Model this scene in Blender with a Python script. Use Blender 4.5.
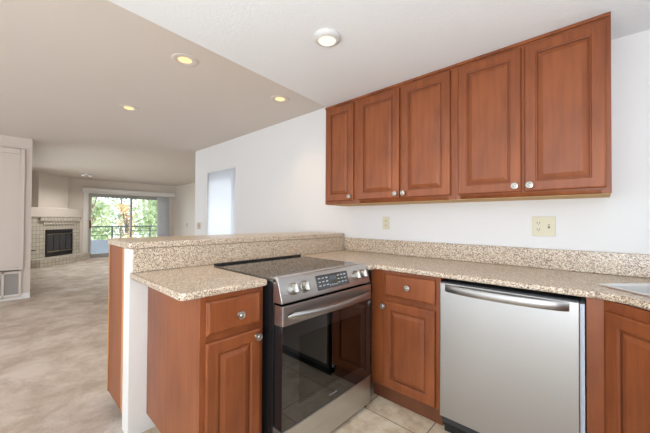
import bpy, bmesh, math, random
from mathutils import Vector, Matrix
random.seed(7)
for o in list(bpy.data.objects): bpy.data.objects.remove(o, do_unlink=True)
S = bpy.context.scene
COL = S.collection
PI = math.pi
# ------------------------------------------------------------------ camera
cd = bpy.data.cameras.new('camera'); cam = bpy.data.objects.new('camera', cd); COL.objects.link(cam)
a, b, c = math.radians(42.85), math.radians(.68), math.radians(.34)
fw = Vector((-math.sin(a)*math.cos(b), math.cos(a)*math.cos(b), math.sin(b)))
r0 = Vector((math.cos(a), math.sin(a), 0)); u0 = r0.cross(fw)
rr = r0*math.cos(c) + u0*math.sin(c); uu = -r0*math.sin(c) + u0*math.cos(c)
M = Matrix((rr, uu, -fw)).transposed().to_4x4(); M.translation = Vector((0, -2.366, 1.214))
cam.matrix_world = M
cd.sensor_width = 36; cd.lens = 300.5/650*36; cd.clip_start = .02; cd.clip_end = 200
S.camera = cam
# ------------------------------------------------------------------ world, sun, lamps, exposure
S.view_settings.view_transform = 'Standard'; S.view_settings.look = 'None'
S.view_settings.gamma = 1; S.view_settings.use_curve_mapping = False
S.view_settings.exposure = 0.26
W = bpy.data.worlds.new('world'); S.world = W; W.use_nodes = True
wn = W.node_tree; wn.nodes.clear()
wo = wn.nodes.new('ShaderNodeOutputWorld'); wb = wn.nodes.new('ShaderNodeBackground')
tc = wn.nodes.new('ShaderNodeTexCoord'); sx = wn.nodes.new('ShaderNodeSeparateXYZ')
rp = wn.nodes.new('ShaderNodeValToRGB'); mr = wn.nodes.new('ShaderNodeMapRange')
mr.inputs['From Min'].default_value = -1; mr.inputs['From Max'].default_value = 1
wn.links.new(tc.outputs['Generated'], sx.inputs[0]); wn.links.new(sx.outputs['Z'], mr.inputs['Value'])
wn.links.new(mr.outputs[0], rp.inputs[0]); wn.links.new(rp.outputs[0], wb.inputs[0]); wn.links.new(wb.outputs[0], wo.inputs[0])
e = rp.color_ramp.elements
e[0].position = .35; e[0].color = (.84, .90, .96, 1); e[1].position = .62; e[1].color = (.80, .90, 1, 1)
WORLD = 2.6
wb.inputs['Strength'].default_value = WORLD
def lamp(name, kind, loc, energy, color=(1, 1, 1), rot=(0, 0, 0), **kw):
    l = bpy.data.lights.new(name, kind); l.energy = energy; l.color = color
    for k, v in kw.items(): setattr(l, k, v)
    o = bpy.data.objects.new(name, l); o.location = loc; o.rotation_euler = rot; COL.objects.link(o)
    return o
lamp('sun', 'SUN', (0, 0, 20), 9.0, (1, .95, .86), (math.radians(48), 0, math.radians(150)), angle=math.radians(2))
# added fill lamp behind the camera, standing in for a bounced flash
lamp('bounce_fill', 'AREA', (.3, -3.1, 1.0), 38, (.88, .94, 1), (math.radians(150), 0, math.radians(35)), shape='RECTANGLE', size=.5, size_y=.5)
# added fill lamp brightening the living room, outside the unseen added_window
lamp('living_fill', 'AREA', (-8.25, -2.7, 1.4), 34, (.93, .97, 1), (math.radians(90), 0, 0), shape='RECTANGLE', size=3.0, size_y=1.8)
# ------------------------------------------------------------------ material helpers
def mat(name, col, rough=.5, metal=0, spec=.5, **kw):
    m = bpy.data.materials.new(name); m.use_nodes = True
    p = m.node_tree.nodes['Principled BSDF']
    p.inputs['Base Color'].default_value = (*col, 1); p.inputs['Roughness'].default_value = rough
    p.inputs['Metallic'].default_value = metal; p.inputs['Specular IOR Level'].default_value = spec
    for k, v in kw.items(): p.inputs[k].default_value = v
    return m
def nd(m, t, **kw):
    n = m.node_tree.nodes.new(t)
    for k, v in kw.items():
        if k in n.inputs: n.inputs[k].default_value = v
        else: setattr(n, k, v)
    return n
def lk(m, a, b): m.node_tree.links.new(a, b)
def P(m): return m.node_tree.nodes['Principled BSDF']
def coords(m, scale=(1, 1, 1), space='Object'):
    t = nd(m, 'ShaderNodeTexCoord'); mp = nd(m, 'ShaderNodeMapping'); mp.inputs['Scale'].default_value = scale
    lk(m, t.outputs[space], mp.inputs['Vector']); return mp.outputs[0]
def ramp(m, stops):
    r = nd(m, 'ShaderNodeValToRGB'); el = r.color_ramp.elements
    while len(el) < len(stops): el.new(.5)
    for k, (p_, c_) in zip(el, stops): k.position = p_; k.color = (*c_, 1)
    return r
def bump(m, src, strength, dist=.002):
    b_ = nd(m, 'ShaderNodeBump'); b_.inputs['Strength'].default_value = strength; b_.inputs['Distance'].default_value = dist
    lk(m, src, b_.inputs['Height']); lk(m, b_.outputs[0], P(m).inputs['Normal'])
def srgb(r, g, b):
    f = lambda v: ((v/255+.055)/1.055)**2.4 if v > 10 else v/255/12.92
    return (f(r), f(g), f(b))
def wood(name, c1, c2, rough=.33, scale=1):
    m = mat(name, c1, rough)
    v = coords(m, (26*scale, 26*scale, 2.2*scale))
    n = nd(m, 'ShaderNodeTexNoise', Scale=1.6, Detail=6, Roughness=.65, Distortion=.6); lk(m, v, n.inputs['Vector'])
    v2 = coords(m, (3, 3, 1.3)); n2 = nd(m, 'ShaderNodeTexNoise', Scale=1.5, Detail=2); lk(m, v2, n2.inputs['Vector'])
    mx = nd(m, 'ShaderNodeMath', operation='MULTIPLY_ADD'); mx.inputs[1].default_value = .6
    lk(m, n2.outputs[0], mx.inputs[0])
    sc = nd(m, 'ShaderNodeMath', operation='MULTIPLY'); sc.inputs[1].default_value = .4; lk(m, n.outputs[0], sc.inputs[0]); lk(m, sc.outputs[0], mx.inputs[2])
    r = ramp(m, [(.32, c2), (.66, c1)]); lk(m, mx.outputs[0], r.inputs[0]); lk(m, r.outputs[0], P(m).inputs['Base Color'])
    P(m).inputs['Coat Weight'].default_value = .22; P(m).inputs['Coat Roughness'].default_value = .26; P(m).inputs['Specular IOR Level'].default_value = .3
    bump(m, n.outputs[0], .08, .001)
    return m
def paint(name, col, rough=.6, bs=90, bstr=.12):
    m = mat(name, col, rough, spec=.3)
    v = coords(m); n = nd(m, 'ShaderNodeTexNoise', Scale=bs, Detail=4); lk(m, v, n.inputs['Vector'])
    bump(m, n.outputs[0], bstr, .004); return m
def granite(name, tint=1.0):
    m = mat(name, (.5, .4, .3), .28)
    v = coords(m)
    vo = nd(m, 'ShaderNodeTexVoronoi', Scale=235.0); lk(m, v, vo.inputs['Vector'])
    sp = nd(m, 'ShaderNodeSeparateColor'); lk(m, vo.outputs['Color'], sp.inputs[0])
    n = nd(m, 'ShaderNodeTexNoise', Scale=60.0, Detail=5, Roughness=.7); lk(m, v, n.inputs['Vector'])
    ad = nd(m, 'ShaderNodeMath', operation='MULTIPLY_ADD'); ad.inputs[1].default_value = .7
    lk(m, sp.outputs[0], ad.inputs[0])
    s2 = nd(m, 'ShaderNodeMath', operation='MULTIPLY'); s2.inputs[1].default_value = .32; lk(m, n.outputs[0], s2.inputs[0]); lk(m, s2.outputs[0], ad.inputs[2])
    t = lambda r_, g_, b_: tuple(x*tint for x in srgb(r_, g_, b_))
    r = ramp(m, [(.12, t(78, 64, 57)), (.27, t(146, 122, 102)), (.44, t(194, 170, 144)), (.64, t(212, 192, 168)), (.80, t(240, 229, 212))])
    lk(m, ad.outputs[0], r.inputs[0]); lk(m, r.outputs[0], P(m).inputs['Base Color'])
    return m
def steel(name, col=(.60, .585, .565), rough=.3, axis='z'):
    m = mat(name, col, rough, 1)
    sc = {'z': (4, 4, 600), 'x': (600, 4, 4)}[axis] if axis in 'zx' else (1, 1, 1)
    v = coords(m, sc); n = nd(m, 'ShaderNodeTexNoise', Scale=1.0, Detail=3); lk(m, v, n.inputs['Vector'])
    r = ramp(m, [(.3, (rough-.03,)*3), (.7, (rough+.04,)*3)]); lk(m, n.outputs[0], r.inputs[0])
    lk(m, r.outputs[0], P(m).inputs['Roughness'])
    return m
def emis(name, col, s):
    m = mat(name, (.05, .05, .05), .5); P(m).inputs['Emission Color'].default_value = (*col, 1); P(m).inputs['Emission Strength'].default_value = s; return m

M_WALL = paint('wall_paint', srgb(227, 225, 224), .55, 70, .10)
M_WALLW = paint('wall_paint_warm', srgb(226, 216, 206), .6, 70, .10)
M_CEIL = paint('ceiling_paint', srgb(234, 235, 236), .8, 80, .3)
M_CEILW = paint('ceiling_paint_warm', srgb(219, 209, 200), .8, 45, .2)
M_TRIM = mat('white_trim', srgb(232, 230, 226), .4)
M_WOOD = wood('cherry_wood', srgb(150, 83, 45), srgb(110, 56, 30), .42)
M_GLAZE_SHADE = mat('glaze_groove_shade', srgb(92, 46, 26), .45)  # door groove colour: dark glaze with the groove's shade put into it
M_WOODK = wood('toe_kick_wood', srgb(120, 72, 48), srgb(92, 52, 34))
M_OAK = wood('light_wood_edge', srgb(205, 146, 92), srgb(180, 120, 70), .5)
M_TAN = mat('unfinished_ply', srgb(205, 165, 110), .7)
M_GRAN = granite('granite', .92)
M_STEEL = steel('brushed_steel', (.60, .60, .60), axis='z')
M_STEELV = steel('brushed_steel_door', (.46, .452, .445), .36, 'x')
M_CHROME = mat('satin_nickel', (.46, .435, .395), .32, 1)
M_BLACK = mat('black_enamel', (.012, .012, .013), .25)
M_DARK = mat('dark_plastic', (.03, .032, .036), .4)
M_GAPW = mat('pale_insulation', srgb(206, 214, 224), .7)
M_IVORY = mat('ivory_plastic', srgb(214, 206, 178), .35)
M_IVORYD = mat('ivory_plastic_shadow_slot', srgb(96, 86, 66), .5)
M_PLATE = mat('beige_plate', srgb(196, 178, 150), .4)
M_WHITE = mat('white_plastic', srgb(238, 238, 236), .4)
M_SLOT = mat('grey_slats', srgb(176, 168, 160), .6)

# tiles
def tile_mat():
    m = mat('floor_tile', (.6, .5, .4), .35)
    t = nd(m, 'ShaderNodeTexCoord'); mp = nd(m, 'ShaderNodeMapping'); mp.inputs['Location'].default_value = (1.15, .745, 0)
    lk(m, t.outputs['Object'], mp.inputs['Vector'])
    br = nd(m, 'ShaderNodeTexBrick', offset=0.0, squash=1.0)
    br.inputs['Scale'].default_value = 1.0; br.inputs['Brick Width'].default_value = .405; br.inputs['Row Height'].default_value = .405
    br.inputs['Mortar Size'].default_value = .0035; br.inputs['Mortar Smooth'].default_value = .2
    br.inputs['Color1'].default_value = (.45, .45, .45, 1); br.inputs['Color2'].default_value = (.55, .55, .55, 1); br.inputs['Mortar'].default_value = (0, 0, 0, 1)
    lk(m, mp.outputs[0], br.inputs['Vector'])
    n = nd(m, 'ShaderNodeTexNoise', Scale=7.0, Detail=8, Roughness=.68); lk(m, mp.outputs[0], n.inputs['Vector'])
    r = ramp(m, [(.3, srgb(176, 152, 124)), (.5, srgb(218, 200, 172)), (.68, srgb(238, 226, 206))]); lk(m, n.outputs[0], r.inputs[0])
    mx = nd(m, 'ShaderNodeMix', data_type='RGBA'); mx.inputs[7].default_value = (*srgb(128, 110, 90), 1)
    lk(m, br.outputs['Fac'], mx.inputs[0]); lk(m, r.outputs[0], mx.inputs[6]); lk(m, mx.outputs[2], P(m).inputs['Base Color'])
    bump(m, n.outputs[0], .15, .003); return m
M_TILE = tile_mat()
def carpet_mat():
    m = mat('carpet', (.5, .45, .4), .95, spec=.1)
    v = coords(m)
    n1 = nd(m, 'ShaderNodeTexNoise', Scale=2.6, Detail=6, Roughness=.7, Distortion=.3); lk(m, v, n1.inputs['Vector'])
    n2 = nd(m, 'ShaderNodeTexNoise', Scale=160.0, Detail=3, Roughness=.8); lk(m, v, n2.inputs['Vector'])
    r = ramp(m, [(.40, srgb(200, 181, 164)), (.60, srgb(230, 217, 204))]); lk(m, n1.outputs[0], r.inputs[0])
    r2 = ramp(m, [(.3, (.72, .72, .72)), (.65, (1.05, 1.05, 1.05))]); lk(m, n2.outputs[0], r2.inputs[0])
    mx = nd(m, 'ShaderNodeMix', data_type='RGBA', blend_type='MULTIPLY'); mx.inputs[0].default_value = 1
    lk(m, r.outputs[0], mx.inputs[6]); lk(m, r2.outputs[0], mx.inputs[7]); lk(m, mx.outputs[2], P(m).inputs['Base Color'])
    bump(m, n2.outputs[0], .6, .01); return m
M_CARPET = carpet_mat()
def fire_tile():
    m = mat('fireplace_tile', (.6, .6, .55), .5)
    v = coords(m)
    br = nd(m, 'ShaderNodeTexBrick', offset=0.0, squash=1.0)
    for k, x in (('Scale', 1.0), ('Brick Width', .1), ('Row Height', .1), ('Mortar Size', .006)): br.inputs[k].default_value = x
    br.inputs['Color1'].default_value = (*srgb(222, 216, 204), 1); br.inputs['Color2'].default_value = (*srgb(206, 198, 184), 1); br.inputs['Mortar'].default_value = (*srgb(168, 160, 146), 1)
    sp = nd(m, 'ShaderNodeSeparateXYZ'); cb = nd(m, 'ShaderNodeCombineXYZ'); lk(m, v, sp.inputs[0])
    ad = nd(m, 'ShaderNodeMath', operation='ADD'); lk(m, sp.outputs[0], ad.inputs[0]); lk(m, sp.outputs[1], ad.inputs[1])
    lk(m, ad.outputs[0], cb.inputs[0]); lk(m, sp.outputs[2], cb.inputs[1])
    lk(m, cb.outputs[0], br.inputs['Vector']); lk(m, br.outputs['Color'], P(m).inputs['Base Color'])
    return m
M_FIRE = fire_tile()
# glass
def glass_mat(name, tint, trans=.9, rough=.0):
    m = bpy.data.materials.new(name); m.use_nodes = True; nt = m.node_tree; nt.nodes.clear()
    o = nt.nodes.new('ShaderNodeOutputMaterial'); mix = nt.nodes.new('ShaderNodeMixShader')
    t = nt.nodes.new('ShaderNodeBsdfTransparent'); t.inputs[0].default_value = (*tint, 1)
    g = nt.nodes.new('ShaderNodeBsdfGlossy'); g.inputs['Roughness'].default_value = rough
    f = nt.nodes.new('ShaderNodeFresnel'); f.inputs['IOR'].default_value = trans
    nt.links.new(f.outputs[0], mix.inputs[0]); nt.links.new(t.outputs[0], mix.inputs[1]); nt.links.new(g.outputs[0], mix.inputs[2]); nt.links.new(mix.outputs[0], o.inputs[0])
    return m
M_GLASS = glass_mat('window_glass', (.96, .98, .98), 1.3)
M_OVENGLASS = glass_mat('oven_window_glass', (.6, .56, .54), 2.0, .02)
M_BLKGLASS = mat('black_glass', (.008, .008, .009), .04, 0, .8, **{'IOR': 1.7})
M_COOKTOP = mat('cooktop_glass', (.02, .02, .02), .05, 0, .9, **{'IOR': 2.0})

# ------------------------------------------------------------------ mesh helpers
def nbm(): return bmesh.new()
def box(bm, x0, x1, y0, y1, z0, z1, mi=0):
    v = [bm.verts.new((x, y, z)) for z in (z0, z1) for x, y in ((x0, y0), (x1, y0), (x1, y1), (x0, y1))]
    fs = [(3, 2, 1, 0), (4, 5, 6, 7), (0, 1, 5, 4), (1, 2, 6, 5), (2, 3, 7, 6), (3, 0, 4, 7)]
    for f in fs: bm.faces.new([v[i] for i in f]).material_index = mi
def prism(bm, pts, z0, z1):
    lo = [bm.verts.new((x, y, z0)) for x, y in pts]; hi = [bm.verts.new((x, y, z1)) for x, y in pts]
    n = len(pts); bm.faces.new(hi); bm.faces.new(lo[::-1])
    for i in range(n): bm.faces.new([lo[i], lo[(i+1) % n], hi[(i+1) % n], hi[i]])
def tube(bm, path, rad, n=10, close=True, sc=(1, 1)):
    rings = []
    path = [Vector(p) for p in path]
    for i, p in enumerate(path):
        d = (path[min(i+1, len(path)-1)] - path[max(i-1, 0)]).normalized()
        up = Vector((0, 0, 1)) if abs(d.z) < .95 else Vector((1, 0, 0))
        s = d.cross(up).normalized(); t = s.cross(d).normalized()
        rd = rad[i] if isinstance(rad, (list, tuple)) else rad
        rings.append([bm.verts.new(p + (s*math.cos(2*PI*k/n)*sc[0] + t*math.sin(2*PI*k/n)*sc[1])*rd) for k in range(n)])
    for A, B in zip(rings, rings[1:]):
        for k in range(n): bm.faces.new([A[k], A[(k+1) % n], B[(k+1) % n], B[k]])
    if close: bm.faces.new(rings[0][::-1]); bm.faces.new(rings[-1])
def lathe(bm, prof, n=24, axis='-y', org=(0, 0, 0)):
    rings = []
    for r_, h in prof:
        ring = []
        for k in range(n):
            a_ = 2*PI*k/n; x, y = r_*math.cos(a_), r_*math.sin(a_)
            q = {'-y': (x, -h, y), 'z': (x, y, h), '-z': (x, -y, -h)}[axis]
            ring.append(bm.verts.new((q[0]+org[0], q[1]+org[1], q[2]+org[2])))
        rings.append(ring)
    for A, B in zip(rings, rings[1:]):
        for k in range(n): bm.faces.new([A[k], A[(k+1) % n], B[(k+1) % n], B[k]])
    bm.faces.new(rings[0][::-1]); bm.faces.new(rings[-1])
def obj(name, bm, m, parent=None, bevel=0, smooth=False, loc=None, seg=2):
    bmesh.ops.remove_doubles(bm, verts=bm.verts, dist=1e-6)
    bmesh.ops.recalc_face_normals(bm, faces=bm.faces)
    me = bpy.data.meshes.new(name); bm.to_mesh(me); bm.free()
    for mm in (m if isinstance(m, list) else [m]): me.materials.append(mm)
    o = bpy.data.objects.new(name, me); COL.objects.link(o)
    if parent: o.parent = parent
    if loc: o.location = loc
    if smooth:
        for p in me.polygons: p.use_smooth = True
    if bevel:
        md = o.modifiers.new('bevel', 'BEVEL'); md.width = bevel; md.segments = seg; md.limit_method = 'ANGLE'; md.angle_limit = math.radians(40)
        for p in me.polygons: p.use_smooth = True
        md.harden_normals = True
    elif smooth:
        md = o.modifiers.new('edges', 'EDGE_SPLIT'); md.split_angle = math.radians(38)
    return o
def bx(name, m, parent, x0, x1, y0, y1, z0, z1, bevel=0, **k):
    q = nbm(); box(q, x0, x1, y0, y1, z0, z1); return obj(name, q, m, parent, bevel, **k)
def thing(name, label, cat, loc=(0, 0, 0), rotz=0, group=None):
    o = bpy.data.objects.new(name, None); COL.objects.link(o); o.empty_display_size = .05
    o.location = loc; o.rotation_euler = (0, 0, rotz); o['label'] = label; o['category'] = cat
    if group: o['group'] = group
    return o
def tag(o, label, cat, group=None):
    o['label'] = label; o['category'] = cat
    if group: o['group'] = group
    return o
def struct(o, label=None):
    o['kind'] = 'structure'
    if label: o['label'] = label
    return o
def slab(name, pts, holes, z0, z1, r, m, parent=None):
    cu = bpy.data.curves.new(name, 'CURVE'); cu.dimensions = '2D'; cu.fill_mode = 'BOTH'
    for loop in [pts]+holes:
        s = cu.splines.new('POLY'); s.points.add(len(loop)-1)
        for p_, q_ in zip(s.points, loop): p_.co = (q_[0], q_[1], 0, 1)
        s.use_cyclic_u = True
    cu.extrude = (z1-z0)/2-r; cu.bevel_depth = r; cu.bevel_resolution = 3; cu.offset = -r
    t = bpy.data.objects.new('tmp', cu); COL.objects.link(t)
    dg = bpy.context.evaluated_depsgraph_get(); me = bpy.data.meshes.new_from_object(t.evaluated_get(dg))
    bpy.data.objects.remove(t)
    for v in me.vertices: v.co.z += (z0+z1)/2
    me.name = name; me.materials.clear(); me.materials.append(m)
    for p_ in me.polygons: p_.use_smooth = True
    o = bpy.data.objects.new(name, me); COL.objects.link(o)
    md = o.modifiers.new('edges', 'EDGE_SPLIT'); md.split_angle = math.radians(38)
    if parent: o.parent = parent
    return o
def rcorner(pts, rads, n=6):
    out = []; N = len(pts)
    for i, p in enumerate(pts):
        r_ = rads[i] if isinstance(rads, list) else rads
        p = Vector(p)
        if r_ <= 0: out.append(tuple(p)); continue
        a_ = (Vector(pts[i-1])-p).normalized(); b_ = (Vector(pts[(i+1) % N])-p).normalized()
        ang = a_.angle(b_); t = r_/math.tan(ang/2)
        s, e_ = p+a_*t, p+b_*t
        for k in range(n+1):
            f = k/n; out.append(tuple((1-f)**2*s + 2*f*(1-f)*p + f*f*e_))
    return out

# ------------------------------------------------------------------ STRUCTURE
ZK, ZL = 2.2535, 2.43
XA0, XA1 = -5.38, .90          # the back wall
XF = -11.6                     # far living room wall
# tiled kitchen floor / carpet
q = nbm(); box(q, -1.99, 1.02, -4.2, .1, -.1, 0); struct(obj('floor', q, M_TILE))
q = nbm(); box(q, XF-.12, -1.99, -6.0, 2.15, -.1, 0); struct(obj('floor', q, M_CARPET))
# kitchen ceiling: a slab dropped below the dining room ceiling
def kx(y): return -1.727 - (y+2.037)*.0834
q = nbm(); prism(q, [(kx(-4.2), -4.2), (1.02, -4.2), (1.02, .0), (kx(0), .0)], ZK, ZL+.12); struct(obj('ceiling', q, M_CEIL))
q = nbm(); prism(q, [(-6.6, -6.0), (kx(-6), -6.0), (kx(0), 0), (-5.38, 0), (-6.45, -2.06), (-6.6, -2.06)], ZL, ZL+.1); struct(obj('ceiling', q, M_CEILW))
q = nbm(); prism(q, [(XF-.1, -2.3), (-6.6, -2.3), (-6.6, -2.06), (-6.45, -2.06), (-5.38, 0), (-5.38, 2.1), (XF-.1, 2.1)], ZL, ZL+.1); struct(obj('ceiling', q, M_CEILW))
# back wall with the blind-covered door opening
q = nbm(); box(q, XA0, -4.93, 0, .14, 0, ZL+.1); box(q, -4.93, -4.0, 0, .14, 2.04, ZL+.1); box(q, -4.0, XA1+.12, 0, .14, 0, ZL+.1)
struct(obj('wall_back', q, M_WALL))
# the return wall beyond the end of the back wall
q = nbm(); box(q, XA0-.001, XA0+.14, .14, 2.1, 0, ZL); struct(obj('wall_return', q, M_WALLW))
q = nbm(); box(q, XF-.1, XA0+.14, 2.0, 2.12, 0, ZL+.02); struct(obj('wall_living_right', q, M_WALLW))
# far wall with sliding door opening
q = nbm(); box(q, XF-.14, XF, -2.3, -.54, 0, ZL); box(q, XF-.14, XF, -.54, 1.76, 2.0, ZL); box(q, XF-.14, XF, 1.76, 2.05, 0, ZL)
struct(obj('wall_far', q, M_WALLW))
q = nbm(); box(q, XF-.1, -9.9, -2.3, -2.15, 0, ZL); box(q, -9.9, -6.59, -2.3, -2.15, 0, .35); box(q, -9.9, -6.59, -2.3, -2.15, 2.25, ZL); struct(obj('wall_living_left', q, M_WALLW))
w = thing('added_window', 'wide unseen window added to light the living room, hidden behind the left wall', 'window', (-8.25, -2.225, .35)); w['kind'] = 'structure'; del w['category']  # unseen window, added so that daylight reaches the living room
q = nbm(); box(q, -1.65, -1.6, -.04, .04, 0, 1.9); box(q, 1.6, 1.65, -.04, .04, 0, 1.9); box(q, -1.6, 1.6, -.04, .04, 0, .05); box(q, -1.6, 1.6, -.04, .04, 1.85, 1.9); box(q, -.03, .03, -.04, .04, .05, 1.85)
obj('window_frame', q, M_TRIM, w, .003); bx('pane', M_GLASS, w, -1.6, 1.6, -.003, .003, .05, 1.85)
# left wall block (closet) with end
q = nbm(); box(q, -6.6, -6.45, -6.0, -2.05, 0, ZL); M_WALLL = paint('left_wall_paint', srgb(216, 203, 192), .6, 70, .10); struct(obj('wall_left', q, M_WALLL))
# right wall with window
q = nbm(); box(q, XA1, XA1+.12, -4.2, -1.75, 0, ZK); box(q, XA1, XA1+.12, -.45, 0, 0, ZK); box(q, XA1, XA1+.12, -1.75, -.45, 0, 1.10); box(q, XA1, XA1+.12, -1.75, -.45, 2.0, ZK)
struct(obj('wall_right', q, M_WALL))
w = thing('window_1', 'window over the corner sink', 'window', (XA1, -1.1, 1.1)); w['kind'] = 'structure'; del w['category']
q = nbm(); box(q, .03, .08, -.65, -.61, 0, .9); box(q, .03, .08, .61, .65, 0, .9); box(q, .03, .08, -.61, .61, 0, .04); box(q, .03, .08, -.61, .61, .86, .9); box(q, .03, .08, -.02, .02, .04, .86)
obj('window_frame', q, M_TRIM, w, .003); bx('pane', M_GLASS, w, .052, .056, -.61, .61, .04, .86)
# pony wall carrying the bar
q = nbm(); box(q, -2.045, -1.93, -1.876, 0, 0, 1.044); struct(obj('wall_peninsula', q, M_TRIM))
# baseboards
def bb(name, x0, x1, y0, y1, h=.08): struct(bx(name, M_TRIM, None, x0, x1, y0, y1, 0, h, .004))
bb('baseboard_back', XA0, -4.98, -.014, 0); bb('baseboard_back', -3.95, -2.45, -.014, 0)
bb('baseboard_left', -6.45, -6.436, -6, -2.05); bb('baseboard_far', XF, XF+.014, 1.9, 2.0); bb('baseboard_living_right', XF+.014, XA0, 1.986, 2.0)

# ---- covered door opening in the back wall
d = thing('door_2', 'tall bright doorway in the back wall covered by white vertical blinds', 'door', (-4.465, 0, 0)); d['kind'] = 'structure'; del d['category']
q = nbm()
for x0, x1 in ((-.465, -.445), (.445, .465)): box(q, x0, x1, .0, .14, 0, 2.04)
box(q, -.445, .445, 0, .14, 2.02, 2.04); obj('door_frame', q, M_WHITE, d, .002)
q = nbm(); box(q, -.445, -.38, .09, .13, .01, 2.02); box(q, .38, .445, .09, .13, .01, 2.02); box(q, -.38, .38, .09, .13, 1.95, 2.02); box(q, -.38, .38, .09, .13, .01, .1)
obj('door_leaf', q, M_WHITE, d, .003); bx('pane', M_GLASS, d, -.38, .38, .108, .112, .1, 1.95)
bl = bpy.data.materials.new('blind_fabric'); bl.use_nodes = True
nt = bl.node_tree; pb = nt.nodes['Principled BSDF']; pb.inputs['Base Color'].default_value = (.9, .92, .95, 1); pb.inputs['Roughness'].default_value = .8
tr = nt.nodes.new('ShaderNodeBsdfTranslucent'); tr.inputs[0].default_value = (.92, .95, 1, 1); mxs = nt.nodes.new('ShaderNodeMixShader'); mxs.inputs[0].default_value = .42
nt.links.new(pb.outputs[0], mxs.inputs[1]); nt.links.new(tr.outputs[0], mxs.inputs[2]); nt.links.new(mxs.outputs[0], nt.nodes['Material Output'].inputs[0])
M_BLIND = bl
t = thing('vertical_blind', 'closed white vertical blinds glowing with daylight in the back wall doorway', 'blinds', (-4.465, .006, 0))
bx('head_rail', M_WHITE, t, -.44, .44, -.002, .03, 1.995, 2.018, .002)
q = nbm()
for k in range(11):
    x = -.44+.08*k+.004; q.verts.ensure_lookup_table()
    v = [q.verts.new(p) for p in ((x, .001, .03), (x+.04, .0, .03), (x+.08, .001, .03), (x+.08, .001, 1.995), (x+.04, .0, 1.995), (x, .001, 1.995))]
    q.faces.new([v[0], v[1], v[4], v[5]]); q.faces.new([v[1], v[2], v[3], v[4]])
o = obj('slats', q, M_BLIND, t, smooth=True)
md = o.modifiers.new('thick', 'SOLIDIFY'); md.thickness = .001

# ------------------------------------------------------------------ DOORS, KNOBS, CABINETS
def panel_mesh(w, h, steps):
    """nested rectangles: (inset, y) with the front towards -y; x 0..w, z 0..h; closed at the back"""
    bm = nbm(); rings = []
    for i_, y in steps:
        rings.append([bm.verts.new(p) for p in ((i_, y, i_), (w-i_, y, i_), (w-i_, y, h-i_), (i_, y, h-i_))])
    for A, B in zip(rings, rings[1:]):
        for k in range(4): bm.faces.new([A[k], A[(k+1) % 4], B[(k+1) % 4], B[k]])
    bm.faces.new(rings[-1]); bm.faces.new(rings[0][::-1])
    return bm
T = .02
DOORP = [(0, 0), (0, -T+.007), (.003, -T+.002), (.008, -T), (.052, -T), (.0555, -T+.005), (.060, -T+.006), (.0625, -T+.012), (.066, -T+.012), (.068, -T+.008), (.086, -T+.001), (.089, -T)]
DRAWP = [(0, 0), (0, -T+.009), (.003, -T+.005), (.006, -T+.004), (.013, -T), (.018, -T)]
KNOB = [(.0001, 0), (.008, 0), (.008, .003), (.0055, .006), (.0055, .012), (.010, .015), (.0155, .018), (.0165, .022), (.0155, .0255), (.012, .0265), (.011, .0255), (.0085, .0255), (.007, .028), (.003, .0295), (.0001, .0297)]
KNOB = [(r_*1.16, h_) for r_, h_ in KNOB]
def knob(parent, x, z, y=-T):
    q = nbm(); lathe(q, KNOB, 20); return obj('knob', q, M_CHROME, parent, smooth=True, loc=(x, y, z))
def door(parent, x0, x1, z0, z1, y, knobxz=None, prof=DOORP, name='door'):
    q = panel_mesh(x1-x0, z1-z0, prof); q.faces.ensure_lookup_table()
    for i_ in ((6,) if prof is DOORP else ()):
        for k in range(4): q.faces[i_*4+k].material_index = 1
    o = obj(name, q, [M_WOOD, M_GLAZE_SHADE], parent, smooth=True, loc=(x0, y, z0))
    o.modifiers[-1].split_angle = math.radians(5)
    if knobxz: knob(o, knobxz[0]-x0, knobxz[1]-z0)
    return o
def wall_cab(label, X0, X1, doors, z0=1.357, z1=ZK-.001, d=.325):
    t = thing('wall_cabinet', label, 'cabinet', (X0, 0, z0), 0, 'cherry wall cabinets above the counter')
    w = X1-X0; h = z1-z0
    q = nbm(); box(q, .0005, .016, -d+.019, -.001, .012, h); box(q, w-.016, w-.0005, -d+.019, -.001, .012, h); box(q, .016, w-.016, -d+.019, -.001, h-.016, h); box(q, .016, w-.016, -.012, -.001, .02, h-.016)
    obj('body', q, M_WOOD, t, .0008)
    bx('bottom_panel', M_TAN, t, .003, w-.003, -d+.0195, -.0005, -.004, .012)
    q = nbm(); box(q, .0003, .038, -d, -d+.019, 0, h); box(q, w-.038, w-.0003, -d, -d+.019, 0, h); box(q, .038, w-.038, -d, -d+.019, 0, .038); box(q, .038, w-.038, -d, -d+.019, h-.038, h)
    if len(doors) == 2: box(q, w/2-.02, w/2+.02, -d, -d+.019, .038, h-.038)
    obj('face_frame', q, M_WOOD, t, .0008)
    q = nbm(); box(q, .0, w, -d-.012, -d, h-.018, h-.0005); obj('crown_strip', q, M_WOOD, t, .003)
    for (a0, a1, kx_) in doors:
        door(t, a0-X0, a1-X0, .028, h-.034, -d-.0006, (kx_-X0, .028+.032))
    return t
wall_cab('narrow single-door cherry wall cabinet at the left end of the row, beside the open room', -1.89, -1.535, [(-1.872, -1.557, -1.585)])
wall_cab('two-door cherry wall cabinet in the middle of the row, above the small outlet', -1.535, -.722, [(-1.512, -1.124, -1.148), (-1.108, -.748, -1.082)])
wall_cab('two-door cherry wall cabinet at the right end of the row, above the large outlet', -.722, .03, [(-.698, -.347, -.375), (-.331, .010, -.303)])

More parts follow.
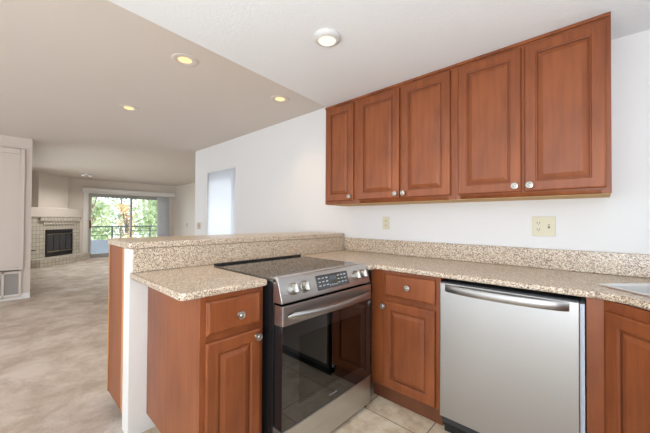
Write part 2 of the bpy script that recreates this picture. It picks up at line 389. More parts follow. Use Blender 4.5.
def base_cab(label, loc, rotz, w, d, fronts, name='base_cabinet', top=.881, kick=.1, kd=.03, group=None):
    """fronts: (kind, x0, x1, z0, z1, knobx, knobz)"""
    t = thing(name, label, 'cabinet', loc, rotz, group)
    bx('body', M_WOOD, t, 0, w, -d+.019, -.001, kick, top, .001)
    bx('face_frame', M_WOOD, t, 0, w, -d, -d+.019, kick, top, .0012)
    bx('toe_kick', M_WOODK, t, .001, w-(.12 if name == 'bar_cabinet' else .001), -d+kd, -d+kd+.02, 0, kick)
    for k, x0, x1, z0, z1, a_, b_ in fronts:
        door(t, x0, x1, z0, z1, -d-.0006, (a_, b_) if a_ is not None else None, DOORP if k == 'door' else DRAWP, 'door' if k == 'door' else 'drawer')
    return t
# base cabinet between range and dishwasher
base_cab('cherry base cabinet with one drawer and one door between the range and the dishwasher', (-1.19, 0, 0), 0, .487, .60,
         [('drawer', .112, .457, .712, .858, .288, .790), ('door', .100, .457, .11, .678, .113, .645)])
# peninsula cabinet left of the range
base_cab('cherry base cabinet at the end of the peninsula, left of the range', (-1.929, -1.785, 0), PI/2, .322, .667,
         [('drawer', .022, .300, .710, .858, .176, .775), ('door', .022, .300, .11, .680, .272, .648)])
# bar cabinet facing the dining side
t = base_cab('tall cherry cabinet under the bar facing the carpeted dining room', (-2.046, -.02, 0), -PI/2, 1.853, .355,
         [('door', .04, .62, .12, 1.0, .58, .9), ('door', .64, 1.22, .12, 1.0, .68, .9), ('door', 1.24, 1.82, .12, 1.0, 1.28, .9)], 'bar_cabinet', 1.043, .085, .05)
bx('edge_trim', M_OAK, t, 1.853, 1.858, -.03, -.002, .085, 1.043, .001); bx('edge_trim', M_OAK, t, 1.853, 1.858, -.356, -.338, .085, 1.043, .001)

# diagonal corner sink cabinet
t = thing('sink_cabinet', 'cherry corner sink cabinet set diagonally to the right of the dishwasher', 'cabinet', (-.058, 0, 0))
q = nbm(); prism(q, [(0.0, -.001), (0, -.60), (.07, -.60), (.335, -.865), (.335, -.95), (.949, -.95), (.949, -.001)], .1, .70)
o = obj('body', q, M_WOOD, t)
q = nbm(); box(q, 0, .058, -.614, -.598, .1, .881); obj('face_frame', q, M_WOOD, t, .002)
q = nbm()
L = .375
for x0, x1, z0, z1 in ((0, .03, .1, .881), (L-.03, L, .1, .881), (.03, L-.03, .1, .13), (.03, L-.03, .832, .881)): box(q, x0, x1, -.019, 0, z0, z1)
o = obj('face_frame', q, M_WOOD, t, .001, loc=(.070, -.600, 0)); o.rotation_euler = (0, 0, -PI/4)
o = door(t, 0, L-.05, 0, .728, 0, (L-.085, .68)); o.location = (.070+.022*.707-.0196*.707, -.600-.022*.707-.0196*.707, .112); o.rotation_euler = (0, 0, -PI/4)
q = nbm(); prism(q, [(.01, -.57), (.045, -.57), (.31, -.84), (.31, -.90), (.36, -.90), (.36, -.86), (.06, -.55), (.01, -.55)], 0, .1); obj('toe_kick', q, M_WOODK, t)
# cabinets on the right wall
base_cab('cherry base cabinet along the right wall beyond the corner sink', (.899, -.955, 0), -PI/2, 1.0, .61,
         [('drawer', .03, .485, .712, .858, .255, .79), ('drawer', .515, .97, .712, .858, .745, .79), ('door', .03, .485, .11, .678, .455, .645), ('door', .515, .97, .11, .678, .545, .645)])

# ------------------------------------------------------------------ COUNTERS
sd = Vector((.7071, -.7071)); sn = Vector((.7071, .7071))
def dn(d_, n_): v = sd*d_+sn*n_; return (v.x, v.y)
SD0, SD1, SN0, SN1 = .283, .963, -.337, .205
hole = [dn(SD0+.02, SN0+.02), dn(SD1-.02, SN0+.02), dn(SD1-.02, SN1-.02), dn(SD0+.02, SN1-.02)]
cp = rcorner([(-1.929, -.002), (-1.929, -1.877), (-1.236, -1.877), (-1.236, -1.449), (-1.812, -1.449), (-1.812, -.701), (-1.14, -.701), (-1.13, -.634), (.035, -.634), (.264, -.863), (.264, -1.97), (.898, -1.97), (.898, -.002)],
             [0, .004, .03, .018, 0, 0, .02, .03, .16, .08, .03, 0, 0])
tag(slab('countertop', cp, [hole], .883, .914, .009, M_GRAN), 'speckled granite countertop running round the kitchen, cut out for the range and the sink', 'countertop')
cp = rcorner([(-1.925, -.002), (-2.44, -.002), (-2.44, -1.882), (-1.925, -1.882)], [0, 0, .02, .02])
tag(slab('bar_counter', cp, [], 1.045, 1.083, .006, M_GRAN), 'long raised granite bar top capping the peninsula wall', 'bar counter')
tag(bx('backsplash', M_GRAN, None, -1.908, .898, -.021, -.001, .915, 1.040, .003), 'low granite backsplash strip along the back wall', 'backsplash')
q = nbm(); box(q, -1.9295, -1.913, -1.862, -.022, .915, 1.044)
tag(obj('backsplash', q, M_GRAN, None, .002), 'granite backsplash behind the range, under the bar top', 'backsplash')
# sink
t = thing('sink', 'stainless steel drop-in sink set diagonally in the corner countertop', 'sink', (0, 0, .914))
def rect(i_): return rcorner([dn(SD0+i_, SN0+i_), dn(SD1-i_, SN0+i_), dn(SD1-i_, SN1-i_), dn(SD0+i_, SN1-i_)], max(.05-i_*.3, .02), 5)
q = nbm(); rings = []
for i_, z in ((0, .001), (.003, .006), (.02, .007), (.03, .004), (.036, -.004), (.045, -.16), (.07, -.18), (.2, -.184)):
    rings.append([q.verts.new((x, y, z)) for x, y in rect(i_)])
for A, B in zip(rings, rings[1:]):
    n = len(A)
    for k in range(n): q.faces.new([A[k], A[(k+1) % n], B[(k+1) % n], B[k]])
q.faces.new(rings[-1])
obj('basin', q, steel('sink_steel', (.85, .87, .89), .25, 'n'), t, smooth=True)
x, y = dn((SD0+SD1)/2, (SN0+SN1)/2)
q = nbm(); lathe(q, [(.001, 0), (.042, 0), (.042, .004), (.03, .003), (.001, .001)], 24, 'z', (x, y, -.184)); obj('drain', q, M_CHROME, t, smooth=True)

# ------------------------------------------------------------------ RANGE (local front -y, width 0..0.757)
R = thing('range', 'stainless steel slide-in electric range with black glass cooktop in the peninsula', 'stove', (-1.81, -1.446, 0), PI/2)
RW = .741; RD = .685       # local front of door = -(1.90-1.125)
q = nbm(); box(q, .002, RW-.002, -.61, -.005, .02, .905); obj('body', q, M_BLACK, R, .002)
q = nbm(); box(q, 0, RW, -.632, .0, .905, .922); obj('cooktop', q, M_COOKTOP, R, .002)
q = nbm()
for i_, (cx, cy, r_) in enumerate([(.2, -.53, .115), (.2, -.2, .08), (.56, -.53, .09), (.56, -.2, .1), (.38, -.36, .06)]):
    for r1 in (r_, r_*.62):
        ri = [q.verts.new((cx+(r1-.0012)*math.cos(2*PI*k/40), cy+(r1-.0012)*math.sin(2*PI*k/40), 0)) for k in range(40)]
        ro = [q.verts.new((cx+r1*math.cos(2*PI*k/40), cy+r1*math.sin(2*PI*k/40), 0)) for k in range(40)]
        for k in range(40): q.faces.new([ri[k], ri[(k+1) % 40], ro[(k+1) % 40], ro[k]])
obj('burner_ring', q, mat('burner_print', (.14, .14, .14), .3), R, loc=(0, 0, .9224))
q = nbm(); box(q, .0, RW, -.006, .004, .912, .934); obj('rear_trim', q, M_BLACK, R, .003)
# control panel: slanted
q = nbm()
prof = [(-.61, .806), (-.61, .928), (-.632, .930), (-.642, .927), (-.678, .816), (-.678, .808), (-.674, .806)]
lo = [q.verts.new((0, y, z)) for y, z in prof]; hi = [q.verts.new((RW, y, z)) for y, z in prof]
q.faces.new(lo); q.faces.new(hi[::-1])
for k in range(len(prof)): q.faces.new([lo[k], lo[(k+1) % len(prof)], hi[(k+1) % len(prof)], hi[k]])
cp_ = obj('control_panel', q, M_STEEL, R, .002)
# slanted local frame on the panel
tilt = math.atan2(.036, .114)
def onpanel(o, x, s):   # s: 0 top .. 1 bottom
    o.location = (x, -.642-.036*s-.0006, .927-.111*s); o.rotation_euler = (tilt*-1, 0, 0)
q = nbm(); box(q, -.137, .137, -.002, .004, -.04, .04); dsp = obj('display', q, M_BLKGLASS, cp_, .002); onpanel(dsp, .389, .53)
M_DIG = emis('display_digits', (.55, .75, .85), .6); M_PRINT = mat('panel_print', (.45, .5, .55), .5)
def text(s, size, m, parent, x, y, z, name='lettering', ext=.0004, rx=PI/2):
    cu = bpy.data.curves.new(name, 'FONT'); cu.body = s; cu.size = size; cu.extrude = ext; cu.align_x = 'CENTER'; cu.align_y = 'CENTER'
    tt = bpy.data.objects.new('tmp', cu); COL.objects.link(tt)
    me = bpy.data.meshes.new_from_object(tt.evaluated_get(bpy.context.evaluated_depsgraph_get())); bpy.data.objects.remove(tt)
    me.materials.clear(); me.materials.append(m); o = bpy.data.objects.new(name, me); COL.objects.link(o); o.parent = parent
    o.location = (x, y, z); o.rotation_euler = (rx, 0, 0); return o
q = nbm()
for i_ in range(3):
    for j_ in range(3):
        x = -.112+.03*i_; z = .022-.02*j_; box(q, x-.009, x+.009, -.0026, -.002, z-.0028, z+.0028)
for i_ in range(3):
    for j_ in range(3):
        x = .048+.03*i_; z = .022-.02*j_; box(q, x-.009, x+.009, -.0026, -.002, z-.0028, z+.0028)
for i_ in range(4):
    x = -.03+.018*i_; box(q, x-.005, x+.005, -.0026, -.002, -.026, -.021)
obj('button_print', q, M_PRINT, dsp)
q = nbm(); box(q, -.028, .026, -.0026, -.002, .002, .026); obj('clock_window', q, mat('clock_window', (.09, .11, .13), .1), dsp)
# knobs
def rknob(x):
    q = nbm(); lathe(q, [(.001, 0), (.031, 0), (.031, .004), (.024, .006), (.0225, .022), (.021, .026), (.001, .027)], 28)
    o = obj('control_knob', q, M_CHROME, cp_, smooth=True); onpanel(o, x, .55)
    q = nbm(); box(q, -.0055, .0055, -.038, -.02, -.021, .021); obj('grip', q, M_STEEL, o, .003)
for x in (.086, .163, .603, .674): rknob(x)
# oven door
dr = obj('oven_door', (lambda q: (box(q, .002, RW-.002, -.675, -.622, .715, .788), box(q, .002, .05, -.67, -.622, .205, .715), box(q, RW-.05, RW-.002, -.67, -.622, .205, .715), box(q, .05, RW-.05, -.67, -.622, .205, .24), q)[-1])(nbm()), M_BLACK, R)
bx('handle_band', M_STEEL, dr, .001, RW-.001, -.686, -.674, .700, .796, .003)
bx('side_edge', M_STEEL, dr, .0002, .0018, -.674, -.622, .700, .796)
q = nbm()
gx0, gx1, gz0, gz1 = .001, RW-.001, .200, .700
wx0, wx1, wz0, wz1 = .11, RW-.11, .29, .63
for x0, x1, z0, z1 in ((gx0, wx0, gz0, gz1), (wx1, gx1, gz0, gz1), (wx0, wx1, gz0, wz0), (wx0, wx1, wz1, gz1)): box(q, x0, x1, -.683, -.674, z0, z1)
obj('door_glass', q, M_BLKGLASS, dr)
bx('window_glass', M_OVENGLASS, dr, wx0, wx1, -.6829, -.678, wz0, wz1)
q = nbm(); box(q, wx0-.01, wx1+.01, -.674, -.40, wz0-.02, wz0-.01); box(q, wx0-.01, wx1+.01, -.674, -.40, wz1+.01, wz1+.02); box(q, wx0-.02, wx0-.01, -.674, -.40, wz0-.02, wz1+.02); box(q, wx1+.01, wx1+.02, -.674, -.40, wz0-.02, wz1+.02); box(q, wx0-.02, wx1+.02, -.41, -.40, wz0-.02, wz1+.02)
# oven cavity is cut out of the body: rebuild the body around it
bd = [o for o in R.children if o.name.startswith('body')][0]
q2 = nbm()
box(q2, .002, .09, -.61, -.005, .02, .905); box(q2, RW-.09, RW-.002, -.61, -.005, .02, .905); box(q2, .09, RW-.09, -.61, -.005, .02, .268); box(q2, .09, RW-.09, -.61, -.005, .652, .905); box(q2, .09, RW-.09, -.38, -.005, .268, .652)
me = bpy.data.meshes.new('body'); q2.to_mesh(me); q2.free(); me.materials.append(M_BLACK); bd.data = me
M_CAV = mat('oven_enamel', (.05, .045, .05), .35)
q.free()
q = nbm(); box(q, .091, .094, -.61, -.381, .27, .65); box(q, RW-.094, RW-.091, -.61, -.381, .27, .65); box(q, .094, RW-.094, -.61, -.381, .269, .272); box(q, .094, RW-.094, -.385, -.381, .272, .65); obj('cavity', q, M_CAV, R)
for z in (.37, .51):
    q = nbm(); tube(q, [(.095, -.6, z), (RW-.095, -.6, z)], .003, 6); tube(q, [(.095, -.40, z), (RW-.095, -.40, z)], .003, 6)
    for k in range(15):
        x = .12+.037*k; tube(q, [(x, -.6, z), (x, -.40, z)], .0016, 5)
    obj('rack', q, M_CHROME, R, smooth=True)
# bowed handle
q = nbm(); pts = []
for k in range(25):
    f = k/24; x = .025+(RW-.05)*f; y = -.695-.052*(1-abs(2*f-1)**2.6); pts.append((x, y, .745))
tube(q, pts, [.004+.0125*min(1, min(k, 24-k)/1.2) for k in range(25)], 14, sc=(.6, 1.15))
obj('handle', q, M_STEELV, dr, smooth=True)
text('FRIGIDAIRE', .013, mat('logo_print', (.35, .35, .36), .4), dr, RW/2, -.6834, .235, 'logo')
bx('drawer', M_STEEL, R, .001, RW-.001, -.684, -.612, .022, .194, .004)
bx('drawer_gap', M_DARK, R, .004, RW-.004, -.678, -.612, .194, .199)
for sx_ in (.03, RW-.03):
    for sy_ in (-.66, -.06):
        q = nbm(); lathe(q, [(.012, 0), (.012, .021)], 12, 'z', (sx_, sy_, 0)); obj('foot', q, M_DARK, R)

# ------------------------------------------------------------------ DISHWASHER
D_ = thing('dishwasher', 'stainless steel dishwasher with a bowed bar handle under the countertop', 'dishwasher', (-.694, 0, 0))
DWW = .619
bx('tub', M_DARK, D_, .006, DWW-.006, -.623, -.03, .06, .866)
q = nbm(); box(q, DWW-.0055, DWW+.012, -.622, -.03, .06, .85); obj('side_insulation', q, M_GAPW, D_)
q = nbm(); box(q, -.009, .0055, -.585, -.03, .06, .85); obj('side_insulation', q, M_GAPW, D_)
dd = bx('door', M_STEELV, D_, .003, DWW-.003, -.650, -.624, .105, .860, .005, seg=3)
bx('control_strip', M_DARK, dd, .006, DWW-.006, -.642, -.60, .860, .8655)
q = nbm(); box(q, .012, DWW-.012, -.60, -.585, .0, .105); obj('toe_panel', q, M_BLACK, D_)
q = nbm()
# flat bowed bar: rectangular section swept along an arc
N = 24; rings = []
for k in range(N+1):
    f = k/N; x = .034+(DWW-.072)*f; y = -.655-.048*math.sin(PI*f)**.65 if 0 < f < 1 else -.652
    th = .010; hh = .0205
    rings.append([q.verts.new(p) for p in ((x, y+th, .835-hh), (x, y+.003, .835-hh), (x, y, .835-hh+.004), (x, y, .835+hh-.004), (x, y+.003, .835+hh), (x, y+th, .835+hh))])
for A, B in zip(rings, rings[1:]):
    for k in range(6): q.faces.new([A[k], A[(k+1) % 6], B[(k+1) % 6], B[k]])
q.faces.new(rings[0]); q.faces.new(rings[-1][::-1])
obj('handle', q, steel('satin_handle_steel', (.42, .40, .385), .36, 'n'), dd, smooth=True)

# ------------------------------------------------------------------ OUTLETS AND SWITCHES
def plate(name, label, cat, X, Z, w, h, m, kinds, group=None, y=0, rz=0, rockers=M_IVORYD):
    t = thing(name, label, cat, (X, y, Z), rz, group)
    q = nbm(); box(q, -w/2, w/2, -.006, -.0005, -h/2, h/2); obj('cover_plate', q, m, t, .003)
    for kind, x in kinds:
        if kind == 'duplex':
            for z in (-.021, .021):
                q = nbm(); prism(q, [(x+.0165*math.cos(a_*PI/8), .0+.0145*math.sin(a_*PI/8)) for a_ in range(16)], 0, .003)
                for v in q.verts: v.co = Vector((v.co.x, -.006-v.co.z+.0005, v.co.y+z))
                s = obj('socket', q, m, t)
                q = nbm(); box(q, x-.008, x-.005, -.0094, -.0085, z-.003, z+.007); box(q, x+.005, x+.008, -.0094, -.0085, z-.003, z+.007); box(q, x-.002, x+.002, -.0094, -.0085, z-.010, z-.006)
                obj('slots', q, M_DARK, s)
        else:
            bx('toggle_slot', rockers, t, x-.005, x+.005, -.0066, -.006, -.012, .012)
            bx('toggle', m, t, x-.0035, x+.0035, -.014, -.006, -.001, .008, .001)
    return t
plate('outlet', 'small ivory single-gang outlet on the back wall below the middle wall cabinet', 'outlet', -1.44, 1.19, .070, .114, M_IVORY, [('duplex', 0)])
plate('outlet_and_switch', 'wide ivory double-gang plate with an outlet and a toggle switch on the back wall', 'outlet', -.282, 1.182, .124, .124, M_IVORY, [('duplex', -.027), ('switch', .027)])
plate('light_switch', 'beige light switch plate on the back wall, left of the bright doorway', 'switch', -5.21, 1.10, .12, .115, M_PLATE, [('switch', -.023), ('switch', .023)])
plate('light_switch', 'small grey light switch on the recessed side wall of the living room', 'switch', -10.54, 1.02, .075, .12, M_SLOT, [('switch', 0)], y=2.0)

# ------------------------------------------------------------------ CEILING LIGHTS
def can(label, x, y, z, power, r_=.095, warm=(1, .78, .5), es=14, name='recessed_light', group='recessed ceiling lights', tilt=0):
    t = thing(name, label, 'ceiling light', (x, y, z), 0, group)
    q = nbm(); n = 32
    prof = [(r_, 0.0), (r_, .004), (r_*.93, .006), (r_*.72, .004), (r_*.62, -.012+.02)]
    rings = [[q.verts.new((rr_*math.cos(2*PI*k/n), rr_*math.sin(2*PI*k/n), -h)) for k in range(n)] for rr_, h in ((r_, 0), (r_, .004), (r_*.94, .007), (r_*.70, .005), (r_*.52, .001))]
    for A, B in zip(rings, rings[1:]):
        for k in range(n): q.faces.new([A[k], A[(k+1) % n], B[(k+1) % n], B[k]])
    obj('trim_ring', q, M_CEILW, t, smooth=True)
    q = nbm(); lathe(q, [(.001, .012), (r_*.3, .011), (r_*.52, .0015)], n, '-z')
    obj('bulb', q, emis('bulb_glow', (1, .70, .34), es), t, smooth=True)
    l = bpy.data.lights.new('lamp_light', 'SPOT'); l.spot_size = math.radians(110); l.spot_blend = 1; l.shadow_soft_size = 0; l.energy = power*4.5; l.color = warm
    lo_ = bpy.data.objects.new('lamp_light', l); COL.objects.link(lo_); lo_.parent = t; lo_.location = (0, 0, -.02)
    return t
WARM = (1, .72, .40)
can('warm recessed ceiling light nearest the kitchen ceiling edge, biggest in view', -2.34, -1.426, ZL, 3, warm=WARM, es=1.15)
can('warm recessed ceiling light close to the back wall', -2.385, -.471, ZL, 3, warm=WARM, es=1.15)
can('warm recessed ceiling light farthest out over the dining room', -3.812, -1.427, ZL, 3, warm=WARM, es=1.15)
# kitchen surface LED disc
t = thing('disc_light', 'white round surface-mounted light on the kitchen ceiling', 'ceiling light', (-1.148, -1.12, ZK))
q = nbm(); lathe(q, [(.001, 0), (.078, 0), (.078, .006), (.072, .016), (.056, .024), (.05, .0245), (.05, .02), (.001, .02)], 36, '-z'); obj('housing', q, mat('light_housing', srgb(206, 203, 200), .5), t, smooth=True)
q = nbm(); lathe(q, [(.001, .021), (.046, .021), (.0495, .0205)], 36, '-z'); obj('diffuser', q, emis('led_glow', (1, .86, .68), 1.1), t, smooth=True)
l = bpy.data.lights.new('lamp_light', 'SPOT'); l.spot_size = math.radians(150); l.spot_blend = 1; l.shadow_soft_size = 0; l.energy = 14; l.color = (1, .95, .88)
o = bpy.data.objects.new('lamp_light', l); COL.objects.link(o); o.parent = t; o.location = (0, 0, -.03)
# small twin spot in the living room
t = thing('spot_light', 'small twin spotlight on the living room ceiling by the fireplace', 'ceiling light', (-10.3, -.80, ZL))
q = nbm(); lathe(q, [(.001, 0), (.05, 0), (.045, .02), (.001, .022)], 20, '-z'); obj('base', q, M_WHITE, t, smooth=True)
for s in (-1, 1):
    q = nbm(); lathe(q, [(.02, .01), (.036, .03), (.036, .06), (.001, .06)], 16, '-z', (0, s*.075, 0)); k_ = obj('spot_head', q, M_WHITE, t, smooth=True)
    q = nbm(); lathe(q, [(.001, .061), (.028, .061)], 16, '-z', (0, s*.075, 0)); obj('bulb', q, emis('spot_glow', (1, .95, .85), 1.2), k_)

l = bpy.data.lights.new('lamp_light', 'SPOT'); l.spot_size = math.radians(160); l.spot_blend = 1; l.energy = 55; l.color = (1, .97, .93); l.shadow_soft_size = 0
o = bpy.data.objects.new('lamp_light', l); COL.objects.link(o); o.parent = t; o.location = (0, 0, -.12)
# ------------------------------------------------------------------ LEFT WALL CLOSET DOOR AND GRILLE
t = thing('closet_door', 'white flat closet door set in the left wall above the return air grille', 'door', (-6.449, -2.725, .475), PI/2)
q = nbm(); box(q, -.55, .55, -.008, 0, 0, 1.70); obj('door_panel', q, M_WALLL, t, .003)
q = nbm()
for x0, x1, z0, z1 in ((-.60, -.55, -.04, 1.78), (.55, .60, -.04, 1.78), (-.55, .55, 1.70, 1.78), (-.55, .55, -.04, 0)): box(q, x0, x1, -.03, 0, z0, z1)
obj('casing', q, M_WALLL, t, .008)
t = thing('return_air_grille', 'white return air grille low on the left wall near the carpet', 'vent', (-6.449, -2.575, .03), PI/2)
q = nbm()
for x0, x1 in ((-.43, -.40), (-.195, -.17), (.035, .06), (.225, .25), (.40, .43)): box(q, x0, x1, -.018, 0, 0, .395)
box(q, -.405, .405, -.018, 0, 0, .03); box(q, -.405, .405, -.018, 0, .36, .395)
obj('frame', q, M_WALLL, t, .002)
q = nbm()
for k in range(19):
    z = .033+.0172*k
    v = [q.verts.new(p) for p in ((-.405, -.013, z), (.405, -.013, z), (.405, -.003, z+.012), (-.405, -.003, z+.012))]; q.faces.new(v)
s = obj('slats', q, M_SLOT, t); md = s.modifiers.new('thick', 'SOLIDIFY'); md.thickness = .001
bx('backing', M_SLOT, t, -.405, .405, -.002, -.0005, .03, .36)

# ------------------------------------------------------------------ FIREPLACE (diagonal in the far corner)
Pn = Vector((.7071, .7071)); Ps = Vector((-.7071, .7071))
C0 = Vector((-10.605, -1.738))
fc = C0+Ps*.68
# local frame: front -y faces (+.707,+.707) -> rotz = 135deg ; local x -> Ps
F = thing('fireplace', 'tiled corner fireplace with white mantel and black glass doors', 'fireplace', (fc.x, fc.y, 0), math.radians(135))
hw = .86
q = nbm()
for x0, x1, z0, z1 in ((-1.12, -.44, .0, 1.25), (.44, hw, .0, 1.25), (-.44, .44, .0, .19), (-.44, .44, .915, 1.25)): box(q, x0, x1, 0, .38, z0, z1)
for k, z in enumerate((1.06, 1.15)): box(q, -.52-.12*k, .52+.12*k, -.03-.03*k, 0, z, z+.09)
obj('tile_surround', q, M_FIRE, F)
q = nbm(); box(q, -1.14, hw+.04, -.05, .38, 1.25, 1.50); obj('mantel', q, M_WALLW, F, .01)
q = nbm(); prism(q, [(-1.02, 0), (-1.02, -.38), (-.1, -.43), (.86, -.22), (.9, 0)], .0, .19); obj('hearth', q, M_FIRE, F)
q = nbm(); box(q, -.54, .40, .10, .6, 1.5, ZL); obj('chimney_breast', q, M_WALLW, F)
q = nbm(); box(q, -.44, .44, .30, .36, .19, .915); box(q, -.44, -.43, .0, .30, .19, .915); box(q, .43, .44, .0, .30, .19, .915); obj('firebox', q, mat('firebox_soot', (.02, .02, .02), .9), F)
fd = obj('glass_door_frame', (lambda q: ([box(q, *a_) for a_ in ((-.44, .44, -.02, .02, .80, .915), (-.44, .44, -.02, .02, .19, .31), (-.44, -.40, -.02, .02, .31, .80), (.40, .44, -.02, .02, .31, .80))], q)[-1])(nbm()), mat('black_metal', (.015, .015, .016), .3, 0, .5), F, .004)
M_BRASS = mat('brass_trim', srgb(180, 168, 140), .3, 1)
bx('brass_trim', M_BRASS, fd, -.40, .40, -.024, -.018, .785, .80); bx('brass_trim', M_BRASS, fd, -.40, .40, -.024, -.018, .31, .33)
q = nbm()
for k in range(1, 4): box(q, -.4+.2*k-.008, -.4+.2*k+.008, -.016, .0, .33, .785)
obj('door_stiles', q, M_BLACK, fd)
for k in range(4):
    bx('glass_panel', mat('smoked_glass', (.06, .06, .065), .12), fd, -.4+.2*k+.009, -.2+.2*k-.009, -.012, -.006, .33, .785)
# gas key on left strip
t = thing('gas_key', 'small dark gas valve key sticking out of the wall left of the fireplace', 'gas key', (-10.49, -1.84, .41), math.radians(135))
q = nbm(); tube(q, [(0, .0, 0), (0, -.06, 0)], .010, 8); obj('shaft', q, M_DARK, t)
q = nbm(); tube(q, [(-.035, -.06, 0), (.035, -.06, 0)], .012, 8); obj('grip', q, M_DARK, t)

# ------------------------------------------------------------------ SLIDING DOOR, BLINDS
d = thing('door_1', 'sliding glass door to the balcony in the far living room wall', 'door', (XF, .58, 0), PI/2); d['kind'] = 'structure'; del d['category']
M_ALU = mat('grey_aluminium', srgb(172, 170, 168), .45, .2)
q = nbm()
for x0, x1, z0, z1 in ((-1.15, -1.10, 0, 2.0), (1.10, 1.15, 0, 2.0), (-1.10, 1.10, 1.95, 2.0), (-1.10, 1.10, 0, .04)): box(q, x0, x1, .01, .13, z0, z1)
obj('door_frame', q, M_ALU, d)
for (x0, x1, yy) in ((-1.10, .05, .04), (.0, 1.10, .09)):
    q = nbm()
    for a0, a1, z0, z1 in ((x0, x0+.05, .04, 1.95), (x1-.05, x1, .04, 1.95), (x0+.05, x1-.05, 1.89, 1.95), (x0+.05, x1-.05, .04, .12)): box(q, a0, a1, yy-.02, yy+.02, z0, z1)
    s = obj('door_leaf', q, M_ALU, d); bx('pane', M_GLASS, s, x0+.05, x1-.05, yy-.003, yy+.003, .12, 1.89)
    if yy < .06: bx('door_handle', M_WOODK, s, x0+.005, x0+.045, yy-.06, yy-.02, .92, 1.16, .005)
q = nbm()
for x0, x1, z0, z1 in ((-1.25, -1.15, 0, 2.1), (1.15, 1.28, 0, 2.1), (-1.15, 1.15, 2.0, 2.1)): box(q, x0, x1, -.02, .0, z0, z1)
struct(obj('trim_1', q, M_TRIM, None, .004), 'white casing round the sliding door'); o = bpy.data.objects['trim_1']; o.location = (XF, .58, 0); o.rotation_euler = (0, 0, PI/2)
tag(bx('valance', M_TRIM, None, XF+.021, XF+.12, -.72, 1.95, 2.02, 2.15, .004), 'white blind valance over the sliding door', 'valance')
t = thing('vertical_blind', 'stack of grey vertical blinds drawn to the right side of the sliding door', 'blinds', (XF+.075, 1.58, 0))
M_GB = mat('grey_blind', srgb(222, 220, 222), .8)
q = nbm()
for k in range(12):
    y = -.20+.032*k; v = [q.verts.new(p) for p in ((-.045, y, .03), (.03, y+.03, .03), (.03, y+.03, 2.02), (-.045, y, 2.02))]; q.faces.new(v)
o = obj('slats', q, M_GB, t); md = o.modifiers.new('thick', 'SOLIDIFY'); md.thickness = .002

# ------------------------------------------------------------------ BALCONY
M_CONC = paint('balcony_stucco', srgb(122, 130, 142), .8)
q = nbm(); box(q, -13.3, XF-.14, -2.6, 4.2, -.15, -.02); struct(obj('trim_2', q, M_CONC), 'balcony floor slab')
tag(bx('balcony_parapet', M_CONC, None, -13.25, -13.1, -2.6, 4.2, -.02, .46), 'low pale stucco parapet at the balcony edge', 'parapet')
t = thing('balcony_railing', 'dark metal railing on top of the balcony parapet', 'railing', (-13.17, .8, .46))
M_RAIL = mat('dark_rail_paint', srgb(62, 66, 68), .5)
for z, hh in ((.47, .05), (.31, .02), (.16, .02)): bx('rail', M_RAIL, t, -.02, .02, -3.4, 3.4, z-hh/2, z+hh/2)
for y in (-2.9, -1.65, -.4, .85, 2.1, 3.3): bx('post', M_RAIL, t, -.02, .02, y-.02, y+.02, 0, .46)

# ------------------------------------------------------------------ OUTSIDE
q = nbm(); box(q, -70, -13.6, -40, 40, -3.3, -3.2)
gm = mat('lawn', srgb(120, 135, 90), .95); struct(obj('ground', q, gm))
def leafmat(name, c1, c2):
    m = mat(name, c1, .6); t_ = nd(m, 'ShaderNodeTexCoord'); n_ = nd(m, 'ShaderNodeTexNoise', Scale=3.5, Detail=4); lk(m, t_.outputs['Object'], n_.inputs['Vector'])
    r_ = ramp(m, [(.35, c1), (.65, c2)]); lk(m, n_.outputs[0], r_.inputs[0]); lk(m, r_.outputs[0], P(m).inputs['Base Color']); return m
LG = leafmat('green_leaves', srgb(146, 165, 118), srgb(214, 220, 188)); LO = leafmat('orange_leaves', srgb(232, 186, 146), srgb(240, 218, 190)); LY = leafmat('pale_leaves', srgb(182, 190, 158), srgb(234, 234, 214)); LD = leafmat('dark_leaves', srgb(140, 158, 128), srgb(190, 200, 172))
M_BARK = wood('bark', srgb(150, 135, 120), srgb(100, 86, 74), .9)
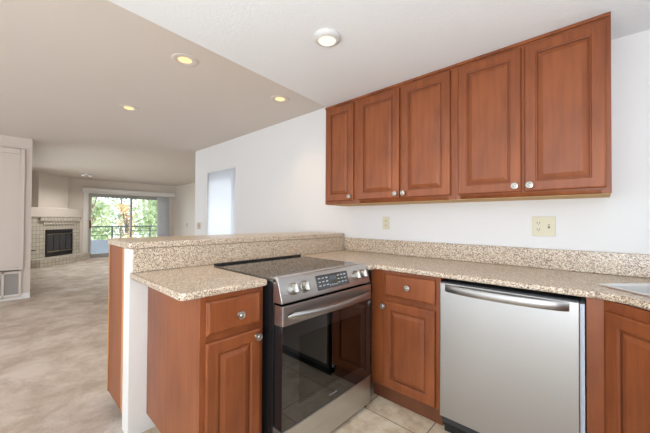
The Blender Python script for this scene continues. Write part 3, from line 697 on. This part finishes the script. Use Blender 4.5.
def tree(label, x, y, h, rad, lm, n, cz=.6, ls=.16):
    t = thing('tree', label, 'tree', (x, y, -3.2), 0, None)
    q = nbm()
    tube(q, [(0, 0, 0), (.05, .03, h*.4), (-.04, .06, h*.75), (0, 0, h*.93)], [.16, .12, .07, .02], 8)
    cl = []
    for k in range(16):
        a_ = random.uniform(0, 2*PI); rr_ = rad*random.uniform(.3, .8); zz = h*random.uniform(cz-.28, .95)
        tube(q, [(0, .03, zz*.72), (rr_*.5*math.cos(a_), rr_*.5*math.sin(a_), zz*.9), (rr_*math.cos(a_), rr_*math.sin(a_), zz)], [.05, .03, .012], 5)
        cl.append(Vector((rr_*math.cos(a_), rr_*math.sin(a_), zz)))
    obj('trunk', q, M_BARK, t, smooth=True)
    q = nbm()
    for k in range(n):
        c_ = random.choice(cl); p = c_+Vector((random.gauss(0, 1), random.gauss(0, 1), random.gauss(0, .8)))*rad*.27
        s_ = ls*random.uniform(.6, 1.3)
        u_ = Vector((random.gauss(0, 1), random.gauss(0, 1), random.gauss(0, 1))).normalized(); w_ = u_.orthogonal().normalized()
        v = [q.verts.new(p+z_) for z_ in (u_*s_, w_*s_*.5, -u_*s_, -w_*s_*.5)]; q.faces.new(v)
    obj('foliage', q, lm, t)
for lab, x, y, h, rad, lm, n in [
    ('leafy green tree behind the balcony, at the left edge of the sliding door', -17.8, .45, 6.6, .95, LG, 1500),
    ('small orange autumn tree showing near the middle of the sliding door', -20.3, 2.55, 5.4, .45, LO, 220),
    ('green tree seen through the right pane of the sliding door', -18.0, 3.9, 6.8, 1.1, LG, 1500),
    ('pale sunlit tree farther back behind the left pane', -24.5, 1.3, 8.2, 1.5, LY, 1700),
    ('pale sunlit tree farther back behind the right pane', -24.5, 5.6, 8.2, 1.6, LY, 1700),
    ('dark green tree farthest back in the middle of the sliding door', -32, 5.0, 9.5, 2.4, LD, 1500)]:
    tree(lab, x, y, h, rad, lm, n, .62)
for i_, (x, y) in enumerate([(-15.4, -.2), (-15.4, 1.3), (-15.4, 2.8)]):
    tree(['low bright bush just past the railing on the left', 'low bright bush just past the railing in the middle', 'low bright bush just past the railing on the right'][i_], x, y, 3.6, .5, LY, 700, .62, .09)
